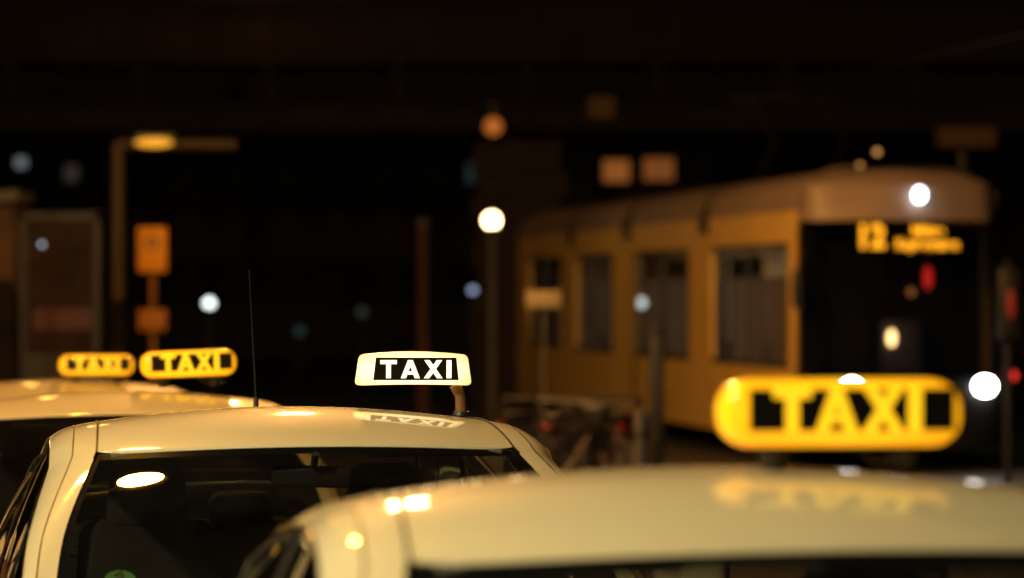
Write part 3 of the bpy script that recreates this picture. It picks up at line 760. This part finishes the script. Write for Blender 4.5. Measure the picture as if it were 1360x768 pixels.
# brown pole
d = 44.0; p0 = P(561, 300, d)
po = empty('tram_pole', (p0.x, d, -.15)); tag(po, 'plain brown pole rising behind the cream taxi sign', 'pole')
MB().tube([(0, 0, 0), (0, 0, 1.2), (0, 0, 1.25), (0, 0, p0.z + .15)], [.095, .09, .075, .07], 12).build('shaft', mat('pole_brown', (.06, .03, .014), .8, spec=.2), po)
MB().sphere((0, 0, p0.z + .17), .09, 12, 8).build('cap', STEEL, po)
# far facade behind the bridge with a few lit windows
FAC = mat('far_facade', (.05, .042, .04), .9, noise=.2, nscale=.6)
fb = empty('far_building', (-4, 92, 0)); tag(fb, 'dark city building beyond the bridge with a few dimly lit windows', 'building')
MB().box((0, 4, 6), (44, 8, 12.6)).build('wall', FAC, fb, smooth=False)
WF = mat('window_dark', (.012, .013, .015), .6)
def fwin(px, py, wpx, hpx, m):
    p = P(px, py, 91.9); ww, hh = wpx / FPX * 92, hpx / FPX * 92
    f = MB().box((p.x + 4, -.04, p.z), (ww + .16, .08, hh + .16)).build('window', FAC, fb, smooth=False)
    MB().box((p.x + 4, -.1, p.z), (ww, .06, hh)).build('pane', m, f, smooth=False)
for px in range(-20, 660, 66):
    for py in (218, 300, 380):
        if (px, py) in (): continue
        fwin(px + 5, py, 26, 44, WF)
fwin(28, 216, 13, 12, emis('win_a', (.75, .85, .9), .22)); fwin(95, 230, 18, 22, emis('win_b', (.8, .6, .5), .035)); fwin(625, 230, 10, 26, emis('win_c', (.3, .55, .55), .04))
# lit windows over the tram
d = 80.0
lw = empty('lit_house', (P(848, 0, d).x, d, -.15)); tag(lw, 'far house front with two orange lit windows above the tram roof', 'building')
MB().box((0, 1, 3), (4.2, 2, 6.0)).build('wall', FAC, lw, smooth=False)
for a, b, c, e, s in ((799, 838, 211, 244, .24), (852, 897, 208, 242, .17)):
    p = P((a + b) / 2, (c + e) / 2, d)
    f = MB().box((p.x - lw.location.x, -.03, p.z + .15), ((b - a) / FPX * d + .1, .06, (e - c) / FPX * d + .1)).build('window', FAC, lw, smooth=False)
    MB().box((p.x - lw.location.x, -.08, p.z + .15), ((b - a) / FPX * d - .1, .05, (e - c) / FPX * d - .1)).build('pane', emis('house_win_%d' % a, (1, .30, .06), s), f, smooth=False)
# dim kiosk roof top right
d = 45.0; p0 = P(1282, 183, d)
kk = empty('signal_box', (p0.x, d, -.15)); tag(kk, 'dim brown box on a post above the tram at right', 'signal')
MB().box((0, 0, p0.z + .15), (.85, .4, .30)).build('box', mat('kiosk_brown', (.10, .055, .03), .8), kk, smooth=False)
MB().tube([(0, .3, 0), (0, .3, p0.z + .1)], .06, 8).build('post', STEEL, kk)
# red signal at right
d = 33.0; p0 = P(1342, 405, d)
sg_ = empty('traffic_signal', (p0.x + .18, d - 1.6, -.15)); tag(sg_, 'traffic signal with a red lens at the right edge beside the tram', 'signal')
d2 = d - 1.6; p0 = P(1341, 404, d2)
sg_.location = (p0.x, d2, -.15)
MB().tube([(0, .1, 0), (0, .1, p0.z + .6)], .04, 10).build('post', TBLACK, sg_)
bevel_box('signal_head', (0, 0, p0.z + .15), (.24, .16, .75), TBLACK, sg_, .04, 2)
MB().sphere((0, -.08, p0.z + .15), 1, 14, 8, (.035, .02, .16)).build('red_lens', emis('signal_red', (1, .03, .015), .22), sg_)
# cream plate, railing, posts in front of the tram
d = 31.0; p0 = P(722, 398, d)
cp = empty('notice_sign', (p0.x, d, -.15)); tag(cp, 'pale cream notice plate on a thin post in front of the tram rear', 'sign')
bevel_box('plate', (0, 0, p0.z + .15), (.36, .03, .18), mat('notice_cream', (.2, .16, .10), .7), cp, .012, 2)
MB().tube([(0, .04, 0), (0, .04, p0.z + .2)], .02, 8).build('post', STEEL, cp)
d = 29.0; p0 = P(872, 440, d)
dp = empty('stop_post', (p0.x, d, -.15)); tag(dp, 'dark upright post standing in front of the tram door', 'post')
bevel_box('column', (0, 0, (p0.z + .15) / 2), (.14, .12, p0.z + .15), TBLACK, dp, .02, 2); bevel_box('cap', (0, 0, p0.z + .17), (.17, .15, .05), TBLACK, dp, .015, 2)
d = 25.0; p0 = P(851, 545, d)
bo = empty('bollard', (p0.x, d, -.15)); tag(bo, 'grey bollard standing in front of the dark post', 'bollard')
GB = mat('bollard_grey', (.12, .105, .10), .5)
MB().tube([(0, 0, 0), (0, 0, .1), (0, 0, .12), (0, 0, p0.z + .10), (0, 0, p0.z + .15)], [.075, .075, .055, .055, .03], 12).build('shaft', GB, bo)
MB().lathe([(.058, -.03), (.062, -.03), (.062, .03), (.058, .03)], (0, 0, p0.z - .05), 14).build('ring', CHROME, bo)
# railing
d = 28.0; pa, pb = P(668, 0, d), P(850, 0, d)
rl = empty('railing', (0, d, -.15)); tag(rl, 'low dark metal railing in front of the tram', 'railing')
for z in (1.02, .55): MB().tube([(pa.x, 0, z), (pb.x, 0, z)], .022, 8).build('rail', TBLACK, rl)
n_ = 5
for k in range(n_): MB().tube([(pa.x + (pb.x - pa.x) * k / (n_ - 1), 0, 0), (pa.x + (pb.x - pa.x) * k / (n_ - 1), 0, 1.04)], .025, 8).build('rail_post', TBLACK, rl)
# bicycles parked against the railing
def bicycle():
    b = empty('bicycle')
    for x in (-.52, .52):
        ring = [(x + .33 * math.cos(a), 0, .34 + .33 * math.sin(a)) for a in [2 * math.pi * k / 24 for k in range(25)]]
        wv = MB().tube(ring, .02, 6, False).build('wheel', RUBBER, b)
        sp = MB()
        for k in range(8):
            a = math.pi * k / 8; sp.tube([(x - .32 * math.cos(a), 0, .34 - .32 * math.sin(a)), (x + .32 * math.cos(a), 0, .34 + .32 * math.sin(a))], .003, 4)
        sp.build('spokes', STEEL, wv)
    fr = MB()
    for p, q in (((-.52, 0, .34), (-.14, 0, .32)), ((-.14, 0, .32), (-.26, 0, .85)), ((-.26, 0, .78), (.32, 0, .80)), ((-.14, 0, .32), (.34, 0, .70)), ((-.52, 0, .34), (-.26, 0, .78)), ((.30, 0, .92), (.52, 0, .34))): fr.tube([p, q], .018, 6)
    fr.build('frame', mat('bike_frame', (.05, .03, .03), .4), b)
    bevel_box('saddle', (-.28, 0, .90), (.26, .14, .06), BLACK, b, .02, 2)
    MB().tube([(.22, -.28, 1.0), (.30, -.1, 1.0), (.30, .1, 1.0), (.22, .28, 1.0)], .014, 6).build('handlebar', STEEL, b)
    bevel_box('tail_reflector', (-.46, 0, .80), (.05, .09, .07), mat('bike_red', (.16, .006, .006), .4), b, .012, 2)
    MB().tube([(-.27, 0, .74), (-.5, 0, .74)], .012, 5).build('rack', STEEL, b)
    bevel_box('basket', (.42, 0, .88), (.26, .3, .2), BLACK, b, .02, 2)
    return b
b0 = bicycle()
for k, (px, dd_, rz, lab) in enumerate(((752, 27.3, 60, 'parked bicycle leaning at the left end of the railing'), (800, 27.4, 105, 'parked bicycle in the middle of the railing, red reflector facing out'), (712, 27.6, 40, 'leftmost parked bicycle, near the tram rear'))):
    b = b0 if k == 0 else copy_tree(b0)
    b.location = (P(px, 0, dd_).x, dd_, -.15); b.rotation_euler = (R(4), 0, R(rz)); tag(b, lab, 'bicycle', 'bicycles parked by the railing')
